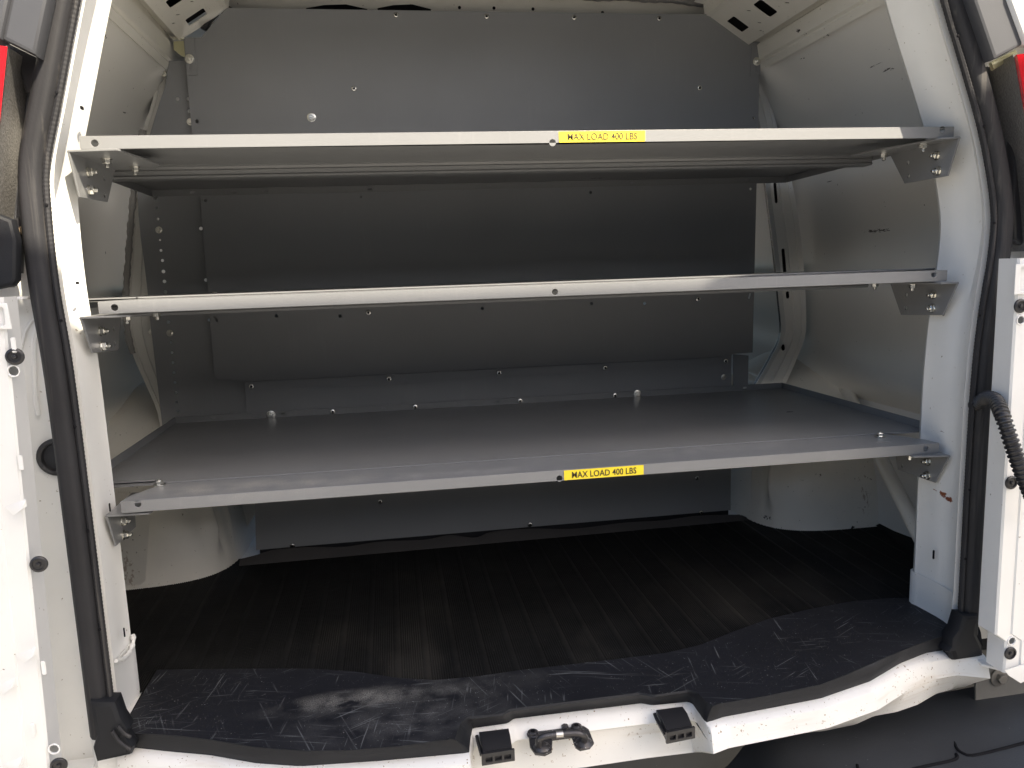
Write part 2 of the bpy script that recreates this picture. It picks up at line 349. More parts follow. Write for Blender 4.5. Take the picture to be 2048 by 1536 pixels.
# moulded seal feet
def foot(side, cols, y0, y1):
    rows = []
    for poly, y in cols: rows.append([oy(px, py, y) for px, py in poly])
    return rows
footL = [(183, 1395), (236, 1395), (248, 1430), (262, 1452), (256, 1466), (271, 1486), (266, 1503), (197, 1518), (189, 1490), (196, 1466), (190, 1440)]
b = plate([(oy(x, y, 1.185).x, oy(x, y, 1.185).z) for x, y in footL], [], (0, 1.19, 0), (1, 0, 0), (0, 0, 1), .034, .008)
f_ = obj('seal_foot', b, plastic_roll, van, 'left seal foot')
footR = [(1917, 1225), (1951, 1225), (1946, 1262), (1957, 1285), (1959, 1308), (1900, 1317), (1896, 1303), (1886, 1300), (1895, 1288), (1896, 1272), (1908, 1255)]
b = plate([(oy(x, y, 1.185).x, oy(x, y, 1.185).z) for x, y in footR], [], (0, 1.19, 0), (1, 0, 0), (0, 0, 1), .034, .008)
obj('seal_foot', b, plastic_roll, van, 'right seal foot')
for pts in ([(224, 1462), (236, 1480), (250, 1492), (262, 1500)], [(236, 1452), (250, 1468), (262, 1474)]):
    obj('seal_fold', tube(smooth_path([oy(x, y, 1.168) for x, y in pts], 10), .003, 6), seal_mat, f_)

# side walls (profile in x, z), running forwards from the pillars
WR = [(1.285, -.78), (1.295, -.70), (1.30, -.60), (1.285, -.46), (1.25, -.39), (1.20, -.345), (1.172, -.31), (1.165, -.27), (1.17, -.2), (1.165, -.055), (1.158, -.045), (1.158, -.028), (1.166, -.018), (1.16, .06), (1.14, .16), (1.10, .28), (1.05, .38), (.992, .49)]
WL = [(-.79, -.78), (-.80, -.70), (-.81, -.60), (-.79, -.46), (-.76, -.39), (-.715, -.345), (-.685, -.31), (-.675, -.27), (-.68, -.2), (-.675, -.055), (-.668, -.045), (-.668, -.028), (-.676, -.018), (-.67, .06), (-.65, .16), (-.61, .28), (-.56, .38), (-.482, .492)]
def wall(prof, ys):
    rr = [Vector((x, 0, z)) for x, z in prof]
    pr = smooth_path(rr, 70); rows = []
    for y, inset in ys: rows.append([Vector((p.x - (inset if p.x > .27 else -inset), y, p.z + CAMZ)) for p in pr])
    return grid(rows)
ys = [(1.36, .0), (1.42, .0), (1.9, 0.), (1.96, .004), (2.1, .004), (2.6, 0), (3.9, .0)]
obj('side_wall', wall(WL, ys), inner_paint, van, 'left inner side wall'); obj('side_wall', wall(WR, ys), inner_paint, van, 'right inner side wall with black scuffs')
# cant rails: flange, face, recess, box with holes
def rail(sign, xs):
    def prof(lst): return [Vector((x, 0, z)) for x, z in lst]
    mir = (lambda x: x) if sign > 0 else (lambda x: .505 - x)
    secs = [('rail_flange', [(.992, .49), (.984, .486), (.976, .500), (.978, .506)]), ('rail_face', [(.978, .506), (.972, .510), (.966, .545), (.974, .552)]), ('rail_recess', [(.974, .552), (.972, .568), (.954, .564), (.945, .547)])]
    for nm, lst in secs:
        rows = [[Vector((mir(x) + (.01 * math.sin(y * 9) if nm == 'rail_recess' and j in (1, 2) else 0) * .3, y, z + CAMZ)) for j, (x, z) in enumerate(lst)] for y in np.linspace(1.36, 3.9, 60)]
        obj(nm, grid(rows), rail_paint, van, angle=25)
    a = Vector((mir(.945), 1.3, .547 + CAMZ)); c_ = Vector((mir(.843), 1.3, .612 + CAMZ)); v = (c_ - a); L = v.length
    out = [(.06, 0), (.66, 0), (.66, L), (.06, L)]
    holes = [rrect(.60, L * .52, .042, .048, .005), rrect(.47, L * .46, .040, .050, .006), rrect(.33, L * .5, .03, .05, .006), slot(.535, L * .28, .012, .004, rot=.6), slot(.52, L * .62, .012, .004, rot=.6), slot(.40, L * .3, .012, .004, rot=.6), slot(.44, L * .85, .03, .012), slot(.56, L * .12, .01, .004, rot=.6)]
    obj('rail_box', plate(out, holes, a, (0, 1, 0), v, .0015), rail_paint, van)
    obj('rail_cavity_shade', plate([(.065, .002), (.655, .002), (.655, L - .002), (.065, L - .002)], [], a + Vector((sign * .010, 0, .016)), (0, 1, 0), v, .001), dark, van)  # black sheet painted as the shade seen through the box holes
    e = c_ + Vector((-sign * .012, 0, .004))
    lst = [(c_.x, c_.z), (e.x, e.z), (e.x - sign * .004, e.z + .03), (e.x - sign * .03, e.z + .035)]
    obj('rail_edge', grid([[Vector((x, y, z)) for x, z in lst] for y in (1.36, 1.96)]), rail_paint, van)
    # black block above the box; its colour stands in for cavity shade
    b = bmesh.new(); box(b, (min(a.x, c_.x) + .02, 1.40, a.z + .085), (max(a.x, c_.x) - .005, 1.95, a.z + .12)); obj('rail_shade_block', b, conduit_mat, van)
rail(1, None); rail(-1, None)
# roof with beads running fore and aft, closed to the header
cols = np.linspace(-.36, .90, 160); rows = []
for y in np.linspace(1.3, 3.9, 12):
    r = []
    for x in cols:
        q = (x - .27) / .63; z = .70 + .03 * (1 - q * q) - .03 * max(0, abs(q) - .8) * 5 + .007 * max(-1, min(1, 2.2 * math.sin(x * 42)))
        r.append(Vector((x, y, z + CAMZ + .055 * max(0, min(1, (2.0 - y) / .6)))))
    rows.append(r)
obj('roof_panel', grid(rows), roof_mat, van)
# cab end: closed front with the two side-window openings letting light in ahead of the bulkhead
fr = [(p.x, p.z) for p in path]
obj('cab_front', plate([(-.72, -.78), (1.22, -.78), (1.22, .2), (1.0, .62), (.27, .76), (-.46, .62), (-.72, .2)], [rrect(.27, .02, 1.3, .38, .08)], (0, 3.9, CAMZ), (1, 0, 0), (0, 0, 1), .01), roof_mat, van)
# outer skin closes the body round the bay
def skin():
    rows = []
    for y in (1.3, 1.6, 3.9): rows.append([path[i] + nrm[i] * (.222) + Vector((0, y, CAMZ)) for i in range(0, len(path), 3)])
    return grid(rows)
obj('outer_skin', skin(), white, van)
# roof bow above the bulkhead with lumpy foam on top, dark gaps under it
bow = [oy(x, y, 2.05) for x, y in ((440, -2), (560, 8), (660, 6), (800, 8), (1000, 12), (1150, 18), (1300, 22), (1440, 34))]
bw = smooth_path(bow, 60)
rows = [[p + Vector((0, dy, dz)) for dy, dz in ((.03, .03), (0, .028), (-.002, .004), (.0, .0), (.003, -.018), (.02, -.02))] for p in bw]
obj('roof_bow', grid(rows), rail_paint, van)
rows = []
for i, p in enumerate(smooth_path(bow, 200)):
    k = math.sin(i * 1.3) * .0012 + math.sin(i * .31) * .002
    rows.append([p + Vector((0, -.012 + .012 * math.cos(a), .026 + (.008 + k) * math.sin(a))) for a in np.linspace(0, 2 * math.pi, 8, endpoint=False)])
obj('bow_foam', grid(rows, close=True), foam, van)
for px, py in ((919, 15), (988, 16), (1066, 18), (1205, 25)):
    fasten(mk(lathe([(.004, -.001), (.004, .0006), (.002, .001)], 10), dark, 'bow_hole'), 'bow_hole', oy(px, py, 2.049), (0, -1, .1), van)
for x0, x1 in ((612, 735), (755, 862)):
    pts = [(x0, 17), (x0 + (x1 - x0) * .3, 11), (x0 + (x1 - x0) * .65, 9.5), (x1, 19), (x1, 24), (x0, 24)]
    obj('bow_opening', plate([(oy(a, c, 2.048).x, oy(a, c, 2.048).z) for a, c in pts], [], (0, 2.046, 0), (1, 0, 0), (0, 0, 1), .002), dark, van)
# loom behind the left corner
obj('cable_loom', tube(smooth_path([oy(395, -6, 1.99), oy(425, 8, 1.985), oy(452, 20, 1.98), oy(470, 30, 1.98)], 16), .012, 10), conduit_mat, van)
obj('cable_loom', tube(smooth_path([oy(408, 60, 1.965), oy(418, 40, 1.965), oy(432, 24, 1.965)], 10), .009, 10), conduit_mat, van)
# wall ribs ahead of the bulkhead line
def rib(outer, inner, slots, holes, y, lab, sign):
    A = smooth_path([oy(px, py, y) for px, py in outer], 40); B = smooth_path([oy(px, py, y) for px, py in inner], 40)
    out = [(p.x, p.z) for p in A] + [(p.x, p.z) for p in reversed(B)]
    hs = []
    for px, py, w_, h_ in slots:
        p = oy(px, py, y); hs.append(slot(p.x, p.z, w_, h_, rot=.10 * sign))
    r = obj('wall_rib', plate(out, hs, (0, y, 0), (1, 0, 0), (0, 0, -1) if False else (0, 0, 1), .002), inner_paint, van, lab)
    obj('rib_side', grid([[p for p in B], [p + Vector((-.006 * sign, .012, 0)) for p in B], [p + Vector((.03 * sign, .09, 0)) for p in B]]), inner_paint, r)
    mid = [a * .42 + c_ * .58 for a, c_ in zip(A, B)]
    obj('rib_bead', tube([p + Vector((0, -.001, 0)) for p in mid], .003, 6), inner_paint, r)
    obj('rib_bead', tube([a * .8 + c_ * .2 + Vector((0, -.001, 0)) for a, c_ in zip(A, B)], .0025, 6), inner_paint, r)
    obj('rib_slot_shade', grid([[p + Vector((0, .001, 0)) for p in A], [p + Vector((0, .035, 0)) for p in A], [p + Vector((0, .035, 0)) for p in B], [p + Vector((0, .001, 0)) for p in B]]), steel_dark, r)  # dark backing colour stands in for the shade behind the slots
    return r, A
rL, AL = rib([(318, 150), (300, 220), (285, 262), (273, 330), (265, 400), (257, 500), (251, 600), (255, 665), (268, 715), (290, 765), (312, 815), (322, 860)],
             [(345, 150), (335, 220), (325, 262), (315, 330), (309, 400), (304, 500), (302, 600), (306, 665), (318, 715), (335, 765), (350, 815), (360, 860)], [], [], 2.0, 'left wall rib edged with grey foam', -1)
rR, AR = rib([(1514, 150), (1536, 190), (1556, 260), (1578, 340), (1594, 420), (1604, 500), (1611, 600), (1610, 670), (1592, 720), (1570, 770), (1555, 800)],
             [(1500, 150), (1508, 190), (1522, 260), (1536, 340), (1546, 420), (1556, 500), (1566, 600), (1570, 670), (1548, 720), (1520, 770), (1508, 800)],
             [(1551, 386, .009, .055), (1568, 528, .010, .085), (1575, 590, .010, .02), (1566, 695, .011, .018)], [], 2.0, 'right wall rib with long slots', 1)
fp = smooth_path(AL[6:31], 90)
b = tube([p + Vector((.002, -.004, 0)) for p in fp], .008, 8, radii=[.0075 + .0010 * math.sin(i * .7) + .0008 * math.sin(i * 1.9) for i in range(90)])
obj('foam_strip', b, foam, rL)
# floor pan, wheel arches
b = bmesh.new(); box(b, (-.80, 1.28, CAMZ - .76), (1.32, 3.9, CAMZ - .708)); obj('load_floor', b, white, van)
def wheel_arch(xw, rx, yc, ry, rz, sign, lab):
    rows = []; p = 5.2
    for rho in list([1, .9995, .998, .995, .99, .985] + list(np.linspace(.98, .6, 60))) + [.45, .3, .15, .02]:
        r = []
        for ph in np.linspace(-.12, math.pi + .12, 60):
            h_ = max(0, rho * math.sin(ph)); x = rx * (1 - min(1, rho) ** p) ** (1 / p) * (1 - .40 * h_ ** 1.6)
            g1 = (.022 * math.exp(-((rho - .84) / .028) ** 2) - .012 * math.exp(-((rho - .77) / .022) ** 2) + .008 * math.exp(-((rho - .66) / .02) ** 2)) * max(0, min(1, h_ * 6 - .4))
            r.append(Vector((xw - sign * (x + g1), yc - ry * rho * math.cos(ph), CAMZ - .70 + rz * rho * math.sin(ph))))
        rows.append(r)
    return obj('wheel_arch', grid(rows), arch_paint, van, lab, angle=60)
aL = wheel_arch(-.83, .422, 2.205, .385, .44, -1, 'left wheel arch'); aR = wheel_arch(1.34, .405, 2.165, .385, .44, 1, 'right wheel arch')
def strip(pts, wd, name, m, parent, y=None, thick=.004):
    P = smooth_path(pts, 24); rows = []
    for i, p in enumerate(P):
        k = wd * (1 + .15 * math.sin(i * 1.7)); rows.append([p + Vector((-k, 0, 0)), p + Vector((0, -thick, 0)), p + Vector((k, 0, 0))])
    return obj(name, grid(rows, thick=.001), m, parent)
obj('arch_side_panel', grid([[W(-.60, 2.10, -.70), W(-.44, 2.08, -.70), W(-.37, 2.10, -.60)], [W(-.60, 2.14, -.5), W(-.44, 2.12, -.5), W(-.355, 2.12, -.50)], [W(-.60, 2.16, -.40), W(-.44, 2.14, -.40), W(-.345, 2.14, -.40)]], thick=.002), arch_paint, aL)
# gusset beside the left arch under the shelf end
obj('arch_gusset', grid([[oy(225, 985, 1.70), oy(300, 985, 1.72)], [oy(228, 1030, 1.72), oy(300, 1030, 1.74)], [oy(240, 1168, 1.80), oy(290, 1168, 1.83)]], thick=.002), arch_paint, aL)
# side brace tube low on the right wall
obj('brace_tube', tube([W(1.225, 1.93, -.35), W(1.16, 1.70, -.455), W(1.075, 1.40, -.59), W(1.06, 1.34, -.62)], .0165, 14), arch_paint, van, 'slanting painted tube beside the right wheel arch')

# ---------------------------------------------------------------- sill, scuff plate
def yfun(pts, z):
    q = sorted([(p.x, p.y) for p in (oz(a, c_, z) for a, c_ in pts)]); xs = [a for a, _ in q]; yy = [c_ for _, c_ in q]
    return lambda x: float(np.interp(x, xs, yy))
ZT = -.698
R_ = yfun([(250, 1342), (275, 1340), (400, 1338), (520, 1337), (620, 1337), (700, 1342), (800, 1356), (870, 1360), (960, 1352), (1040, 1340), (1200, 1322), (1330, 1306), (1400, 1290), (1470, 1262), (1536, 1238), (1620, 1218), (1700, 1203), (1780, 1196), (1870, 1196)], ZT)
Apx = [(240, 1466), (265, 1466), (350, 1470), (430, 1480), (500, 1492), (560, 1498), (620, 1501), (700, 1500), (800, 1492), (910, 1476), (921, 1446), (935, 1434), (1005, 1427), (1020, 1418), (1138, 1403), (1280, 1385), (1307, 1390), (1378, 1380), (1394, 1384), (1413, 1404), (1424, 1409), (1530, 1392), (1640, 1369), (1700, 1345), (1760, 1318), (1830, 1290), (1895, 1268), (1955, 1252)]
Bpx = [(240, 1487), (270, 1490), (330, 1497), (420, 1505), (512, 1521), (600, 1527), (760, 1516), (938, 1500), (941, 1470), (945, 1452), (1015, 1442), (1028, 1433), (1283, 1402), (1305, 1406), (1376, 1399), (1386, 1404), (1408, 1436), (1414, 1440), (1445, 1429), (1536, 1412), (1640, 1392), (1740, 1358), (1800, 1322), (1850, 1302), (1895, 1294), (1962, 1300)]
def trip(px, z):   # polyline in world, ordered
    return [oz(a, c_, z) for a, c_ in px]
A_w = trip(Apx, ZT); B_w = trip(Bpx, -.724)
def resamp(poly, n):
    L = [0]
    for i in range(1, len(poly)): L.append(L[-1] + (poly[i] - poly[i - 1]).length)
    out = []
    for s in np.linspace(0, L[-1], n):
        i = min(max(int(np.searchsorted(L, s, 'right')) - 1, 0), len(poly) - 2); t = (s - L[i]) / (L[i + 1] - L[i] + 1e-9); out.append(poly[i].lerp(poly[i + 1], t))
    return out
def seg3(poly, k1, k2, n):  # three sections so that the notch corners of both curves pair up
    return resamp(poly[:k1 + 1], n[0])[:-1] + resamp(poly[k1:k2 + 1], n[1])[:-1] + resamp(poly[k2:], n[2])
nn = (60, 90, 60)
A3 = seg3(A_w, 9, 20, nn); B3 = seg3(B_w, 7, 17, nn)
nn1 = nn[0] - 1; nn2 = nn[0] + nn[1] - 2
rear = [Vector((a.x, R_(a.x), ZT + CAMZ)) for a in A3]
rows = [[p + Vector((0, 0, -.005)) for p in rear], rear, [r_.lerp(a, .5) for r_, a in zip(rear, A3)], A3]
scuff = obj('scuff_plate', grid(rows), plastic, None, angle=50)
scuff['label'] = 'scratched black plastic scuff plate along the rear edge of the load floor'; scuff['category'] = 'scuff plate'
roll = []
for i, (a, c_) in enumerate(zip(A3, B3)):
    inn = nn1 <= i <= nn2
    d = c_ - a
    if inn: sec = [a, a + Vector((0, -.0015, -.003)), a + d * .5 + Vector((0, 0, -.001)), c_, c_ + Vector((0, 0, -.004))]
    else: sec = [a, a + Vector((0, -.003, .003)) + d * .08, a + d * .45 + Vector((0, -.004, .010)), a + d * .85 + Vector((0, -.005, .004)), c_ + Vector((0, 0, -.006))]
    roll.append(sec)
roll = [list(r_) for r_ in zip(*roll)]
obj('rolled_edge', grid(roll), plastic_roll, scuff, angle=50)
Dpx = [(180, 1600), (300, 1596), (600, 1604), (800, 1585), (950, 1562), (1050, 1549), (1173, 1534), (1296, 1516), (1460, 1496), (1499, 1486), (1524, 1469), (1536, 1457), (1553, 1451), (1568, 1462), (1586, 1468), (1648, 1462), (1711, 1449), (1748, 1432), (1793, 1424), (1836, 1409), (1873, 1387), (1911, 1377), (1961, 1368), (1990, 1366)]
D_w = trip(Dpx, -.815)
# white sill: top edge, bright top strip, recess floor, front rim, bottom
Dd = yfun(Dpx, -.815)
rowsS = [[], [], [], [], [], [], [], []]
Bx = [Vector((p.x, p.y, p.z)) for p in B3]
for i, p in enumerate(Bx):
    inn = nn1 + 2 < i < nn2 - 2; x = p.x; k = (x + .48) / 1.5
    yD = Dd(x); e = 0.
    rowsS[0].append(p + Vector((0, .02, -.004)))
    if inn:
        u = (x - .06) / (.47 - .06); bay = 1 if (u < .2 or u > .8) else 0
        rowsS[1].append(p + Vector((0, -.001, -.006)))
        rowsS[2].append(p + Vector((0, -.012 , -.014)))
        rowsS[3].append(Vector((x, p.y - .022 + .006 * bay, CAMZ - .752)))
        rowsS[4].append(Vector((x, yD + .026, CAMZ - .754)))
        rowsS[5].append(Vector((x, yD + .016, CAMZ - .748)))
    else:
        rowsS[1].append(p + Vector((0, -.001, -.004)))
        rowsS[2].append(p + Vector((0, -.010, -.006)))
        rowsS[3].append(p + Vector((0, -.018, -.012)))
        rowsS[4].append(p.lerp(Vector((x, yD, p.z)), .5) + Vector((0, 0, -.030)) if p.y - yD > .05 else p + Vector((0, -.022, -.030)))
        rowsS[5].append(rowsS[4][-1] + Vector((0, -.004, -.012)))
    f = Vector((x, yD, CAMZ - .815))
    rowsS[6].append(rowsS[5][-1].lerp(f, .55) + Vector((0, .002, 0)))
    rowsS[7].append(f)
rowsS.append([p + Vector((0, .10, -.02)) for p in rowsS[7]])
sill = obj('rear_sill', grid(rowsS), white_sill, van, angle=40)
# latch boxes
def latch_box(quad, lab):
    q = [oz(a, c_, -.728) for a, c_ in quad]      # back-left, back-right, front-right, front-left (top face)
    b = bmesh.new(); lo = [p + Vector((0, 0, -.022)) for p in q]
    mid = [q[0].lerp(q[3], .5) + Vector((0, 0, .004)), q[1].lerp(q[2], .5) + Vector((0, 0, .004))]
    rows = [[lo[0], q[0], mid[0], q[3], lo[3]], [lo[1], q[1], mid[1], q[2], lo[2]]]
    bb = grid(rows); V = [v for v in bb.verts]
    me = bpy.data.meshes.new('t'); bb.to_mesh(me); bb.free(); b.from_mesh(me)
    vs = list(b.verts); b.faces.new([vs[i] for i in range(5)][::-1]); b.faces.new([vs[i] for i in range(5, 10)])
    o = obj('latch_box', b, conduit_mat, van, lab)
    u = (q[2] - q[3]); L = u.length; un = u.normalized(); fr = q[3] + Vector((0, -.0035, -.004))
    hs = [rrect(L * t, -.0075, L * .24, .008, .001) for t in (.18, .5, .82)]
    obj('latch_front', plate([(-.003, .003), (L + .003, .003), (L + .003, -.016), (-.003, -.016)], hs, fr, un, (0, 0, 1), .004), conduit_mat, o)
    obj('latch_side', join_bm(tube([q[0] + Vector((-.004, -.004, -.004)), q[0].lerp(q[3], .25) + Vector((-.004, 0, -.006)), q[3] + Vector((-.002, .004, -.008))], .003, 6)), conduit_mat, o)
    return o
latch_box([(958, 1464), (1017, 1457), (1024, 1494), (966, 1503)], 'left black latch box'); latch_box([(1312, 1420), (1365, 1413), (1384, 1450), (1334, 1460)], 'right black latch box')
# striker: forked base plate, bent round bar, two bolts
zf = -.750
fork = [(1056, 1468), (1064, 1462), (1150, 1453), (1166, 1456), (1178, 1464), (1188, 1490), (1180, 1500), (1160, 1504), (1150, 1498), (1143, 1478), (1105, 1483), (1104, 1507), (1090, 1514), (1070, 1512), (1060, 1498)]
fw = [oz(a, c_, zf) for a, c_ in fork]
st = obj('striker', plate([(p.x, p.y) for p in fw], [], (0, 0, zf + CAMZ + .003), (1, 0, 0), (0, 1, 0), .005, .0015), steel_dark, van, 'dark steel door striker')
for px, py in ((1084, 1496), (1168, 1486)):
    p = oz(px, py, zf + .004); bb = lathe([(.015, 0), (.013, .003), (.0075, .007), (.006, .008)], 18)
    for v in bb.verts: v.co += p
    obj('boss', bb, steel_dark, st)
bar = [oz(1078, 1492, zf + .008), oz(1077, 1484, zf + .022), oz(1082, 1476, zf + .031), oz(1098, 1471, zf + .034), oz(1150, 1466, zf + .034), oz(1163, 1469, zf + .031), oz(1170, 1475, zf + .022), oz(1169, 1483, zf + .008)]
B_ = smooth_path(bar, 40); obj('bar', tube(B_, .0052, 12), steel_dark, st)
obj('wear_mark', tube([B_[17], B_[20]], .0055, 12), steel_worn, st)
for px, py in ((1066, 1470), (1153, 1458)):
    fasten(two(lathe([(.010, 0), (.010, .002), (.0085, .003), (.0085, .006), (.0065, .0072)], 16), hexa(.0042, .0065, .0078), steel_dark, dark, 'striker_bolt'), 'bolt', oz(px, py, zf + .006), (0, 0, 1), st)
fasten(mk(hexa(.006, 0, .005), steel_dark, 'nub'), 'lug', oz(1130, 1456, zf + .006), (0, 0, 1), st)

# ---------------------------------------------------------------- bumper
def bz(x): return -.965 + .085 / (1 + math.exp(-(x - .615) / .018))
rows = []
bx = np.linspace(-.6, 1.55, 140)
for k, (dy, dz) in enumerate(((.10, -.01), (.03, .0), (.0, -.003), (-.03, -.008), (-.055, -.012), (-.16, -.012), (-.235, -.014), (-.25, -.03), (-.255, -.2))):
    r = []
    for x in bx:
        q = max(0, abs(x - .27) - .25); y = 1.175 + .03 * min(1, q / .5) + (.08 * max(0, q - .4) if k < 2 else 0)
        r.append(Vector((x, y + dy, bz(x) + dz + CAMZ)))
    rows.append(r)
bump_o = obj('rear_bumper', grid(rows), bumper_mat, van, angle=50)
for pts in ([(1656, 1494), (1668, 1506), (1686, 1513), (1711, 1514), (1790, 1499), (1862, 1484), (1873, 1480)], [(1866, 1452), (1876, 1466), (1891, 1474), (1911, 1472), (1980, 1454), (2060, 1434)],
            [(1908, 1484), (1914, 1498), (1926, 1507), (1946, 1511), (2000, 1499), (2060, 1483)], [(1714, 1530), (1722, 1545), (1760, 1560)], [(1820, 1540), (1860, 1531), (1905, 1521), (1915, 1514), (1912, 1508)], [(2036, 1408), (2048, 1420), (2060, 1424)]):
    obj('tread_groove', tube(smooth_path([oz(a, c_, -.8915) for a, c_ in pts], 30), .0030, 6), dark, bump_o)
b = bmesh.new(); box(b, (-.7, 1.35, CAMZ - 1.15), (1.25, 1.40, CAMZ - .76)); obj('rear_crossmember', b, bumper_mat, van)
b = plate([(oy(a, c_, 1.27).x, oy(a, c_, 1.27).z) for a, c_ in ((1950, 1300), (2120, 1300), (2120, 1400), (1950, 1400))], [], (0, 1.27, 0), (1, 0, 0), (0, 0, 1), .004); obj('bumper_bracket', b, mat('grey_undercoat', (.20, .19, .17), .7, bump=.5, bscale=200), van)
fasten(mk(join_bm(lathe([(.019, 0), (.019, .002), (.014, .004)], 20), hexa(.010, .004, .012)), mat('dull_steel', (.30, .28, .25), .5, metal=.6), 'flange_bolt'), 'flange_bolt', oy(1998, 1354, 1.266), (0, -1, 0), van)

# ---------------------------------------------------------------- tail lamps, corner trims
def tail_lamp(side):
    s = side; X = -.505 if s < 0 else 1.067
    lab = 'left tail lamp, its pebbled side in sunlight' if s < 0 else 'right tail lamp in shade'
    # pebbled housing wall facing the opening
    zt, zb = .315, .0
    prof = [(X, 1.243), (X, 1.170), (X + s * .006, 1.155), (X + s * .05, 1.150)]
    E_ = [oy(a, c_, 1.24) for a, c_ in (((66, 120), (53, 190), (40, 330), (28, 440), (26, 560)) if s < 0 else ((1974, 120), (1990, 200), (2012, 320), (2017, 420), (2018, 520)))]
    zq = [p.z - CAMZ for p in E_][::-1]; xq = [p.x for p in E_][::-1]
    ex = lambda z: float(np.interp(z, zq, xq))
    lx = (lambda z: -.4735 - .22 * (.31 - z)) if s < 0 else (lambda z: 1.013 + .28 * (.318 - z))
    rows = []
    for k, z in enumerate(np.linspace(zt, zb, 24)):
        u = k / 23
        rows.append([Vector((ex(z), 1.243, z + CAMZ)), Vector((ex(z) * .9 + (lx(z) + s * .02) * .1, 1.232, z + CAMZ)), Vector((lx(z) + s * .006, 1.165, z + CAMZ)), Vector((lx(z) + s * .06, 1.150, z + CAMZ))])
    t_ = obj('tail_lamp', grid(rows), pebble, van, lab)
    rows = [[Vector((ex(z) + s * o, y, z + CAMZ)) for o, y in ((-.012, 1.246), (-.012, 1.240), (-.002, 1.238), (.004, 1.242))] for z in np.linspace(zt, zb + .02, 24)]
    obj('housing_edge', grid(rows), trim_gray, t_)
    rows = []
    for z in np.linspace(.312, .05, 20):
        rows.append([Vector((lx(z) + s * o, y, z + CAMZ)) for o, y in ((.012, 1.172), (.003, 1.158), (.001, 1.152), (.010, 1.146), (.05, 1.146), (.08, 1.16))])
    obj('lens', grid(rows), red, t_)
    p = oy(42, 460, 1.205) if s < 0 else oy(2020, 408, 1.205)
    bb = lathe([(.020, 0), (.020, .010), (.016, .014), (.009, .014)], 24)
    for v in bb.verts: v.co = Vector((v.co.x, -v.co.z, v.co.y)) + p + Vector((0, .022, 0))
    obj('screw_boss', bb, conduit_mat, t_)
    fasten(mk(join_bm(hexa(.0048, 0, .006), lathe([(.0065, 0), (.0065, .0015)], 14)), mat('brass_screw', (.72, .55, .36), .35, metal=.8), 'screw'), 'screw', p + Vector((0, .008, 0)), (0, -1, 0), t_)
    return t_
tL = tail_lamp(-1); tR = tail_lamp(1)
def trim_piece(front, y, m, name, lab, t=.03, parent=van, bev=.005):
    return obj(name, plate([(oy(a, c_, y).x, oy(a, c_, y).z) for a, c_ in front], [], (0, y, 0), (1, 0, 0), (0, 0, 1), t, bev), m, parent, lab)
trim_piece([(34, -60), (112, -60), (106, 0), (81, 117), (14, 84), (32, 0)], 1.17, trim_gray, 'corner_trim', 'left upper corner trim')
trim_piece([(-40, -60), (32, -60), (30, 0), (12, 84), (-4, 92), (-40, 92)], 1.165, trim_gray, 'corner_trim', 'left outer corner trim')
trim_piece([(1922, -60), (2000, -60), (2003, 0), (2036, 92), (1975, 124), (1932, 0)], 1.175, trim_gray, 'corner_trim', 'right upper corner trim')
trim_piece([(2004, -60), (2100, -60), (2100, 92), (2040, 92), (2006, 0)], 1.165, white, 'corner_panel', 'right outer roof corner')
trim_piece([(14, 84), (81, 117), (70, 190), (52, 186), (36, 130), (16, 112)], 1.215, conduit_mat, 'trim_clip', 'left black clip under the trim', .01)
trim_piece([(1978, 126), (2030, 100), (2034, 110), (2000, 132), (1984, 142)], 1.2, yellow_zinc, 'trim_clip', 'right clip under the trim', .006)
# black gasket under each lamp and the round grommet on the left jamb
trim_piece([(-20, 420), (30, 440), (40, 480), (39, 560), (30, 572), (-20, 582)], 1.172, plastic_roll, 'lamp_base', 'left black lamp base', .02)
trim_piece([(2025, 120), (2100, 120), (2100, 505), (2040, 492), (2020, 480), (2016, 400)], 1.222, conduit_mat, 'lamp_base', 'right black lamp base', .02)
bb = lathe([(.0, .002)], 3) if False else lathe([(.029, 0), (.029, .005), (.024, .008), (.0215, .007), (.020, -.002), (.004, -.003)], 30)
p = oy(116, 913, 1.243)
for v in bb.verts: v.co = Vector((v.co.x, -v.co.z, v.co.y)) + p
obj('round_grommet', bb, conduit_mat, van, 'black rubber grommet beside the left seal')
# ledge over the left door panel and lower jamb steps
b = bmesh.new(); box(b, oy(-20, 601, 1.20) + Vector((0, -.03, 0)), oy(64, 592, 1.20) + Vector((0, .02, 0)), bev=.001); obj('jamb_ledge', b, white, van)
b = bmesh.new(); box(b, oy(118, 1546, 1.22) + Vector((0, -.03, 0)), oy(194, 1526, 1.22) + Vector((0, .02, 0)), bev=.003); obj('jamb_ledge', b, white, van)
obj('jamb_bead', tube(smooth_path([oy(a, c_, 1.243) for a, c_ in ((78, 640), (70, 672), (68, 700), (70, 780), (76, 830))], 20), .004, 8), white, van)
obj('jamb_bead', tube(smooth_path([oy(a, c_, 1.243) for a, c_ in ((74, 628), (52, 660), (42, 695), (34, 640))], 20), .002, 8), white, van)

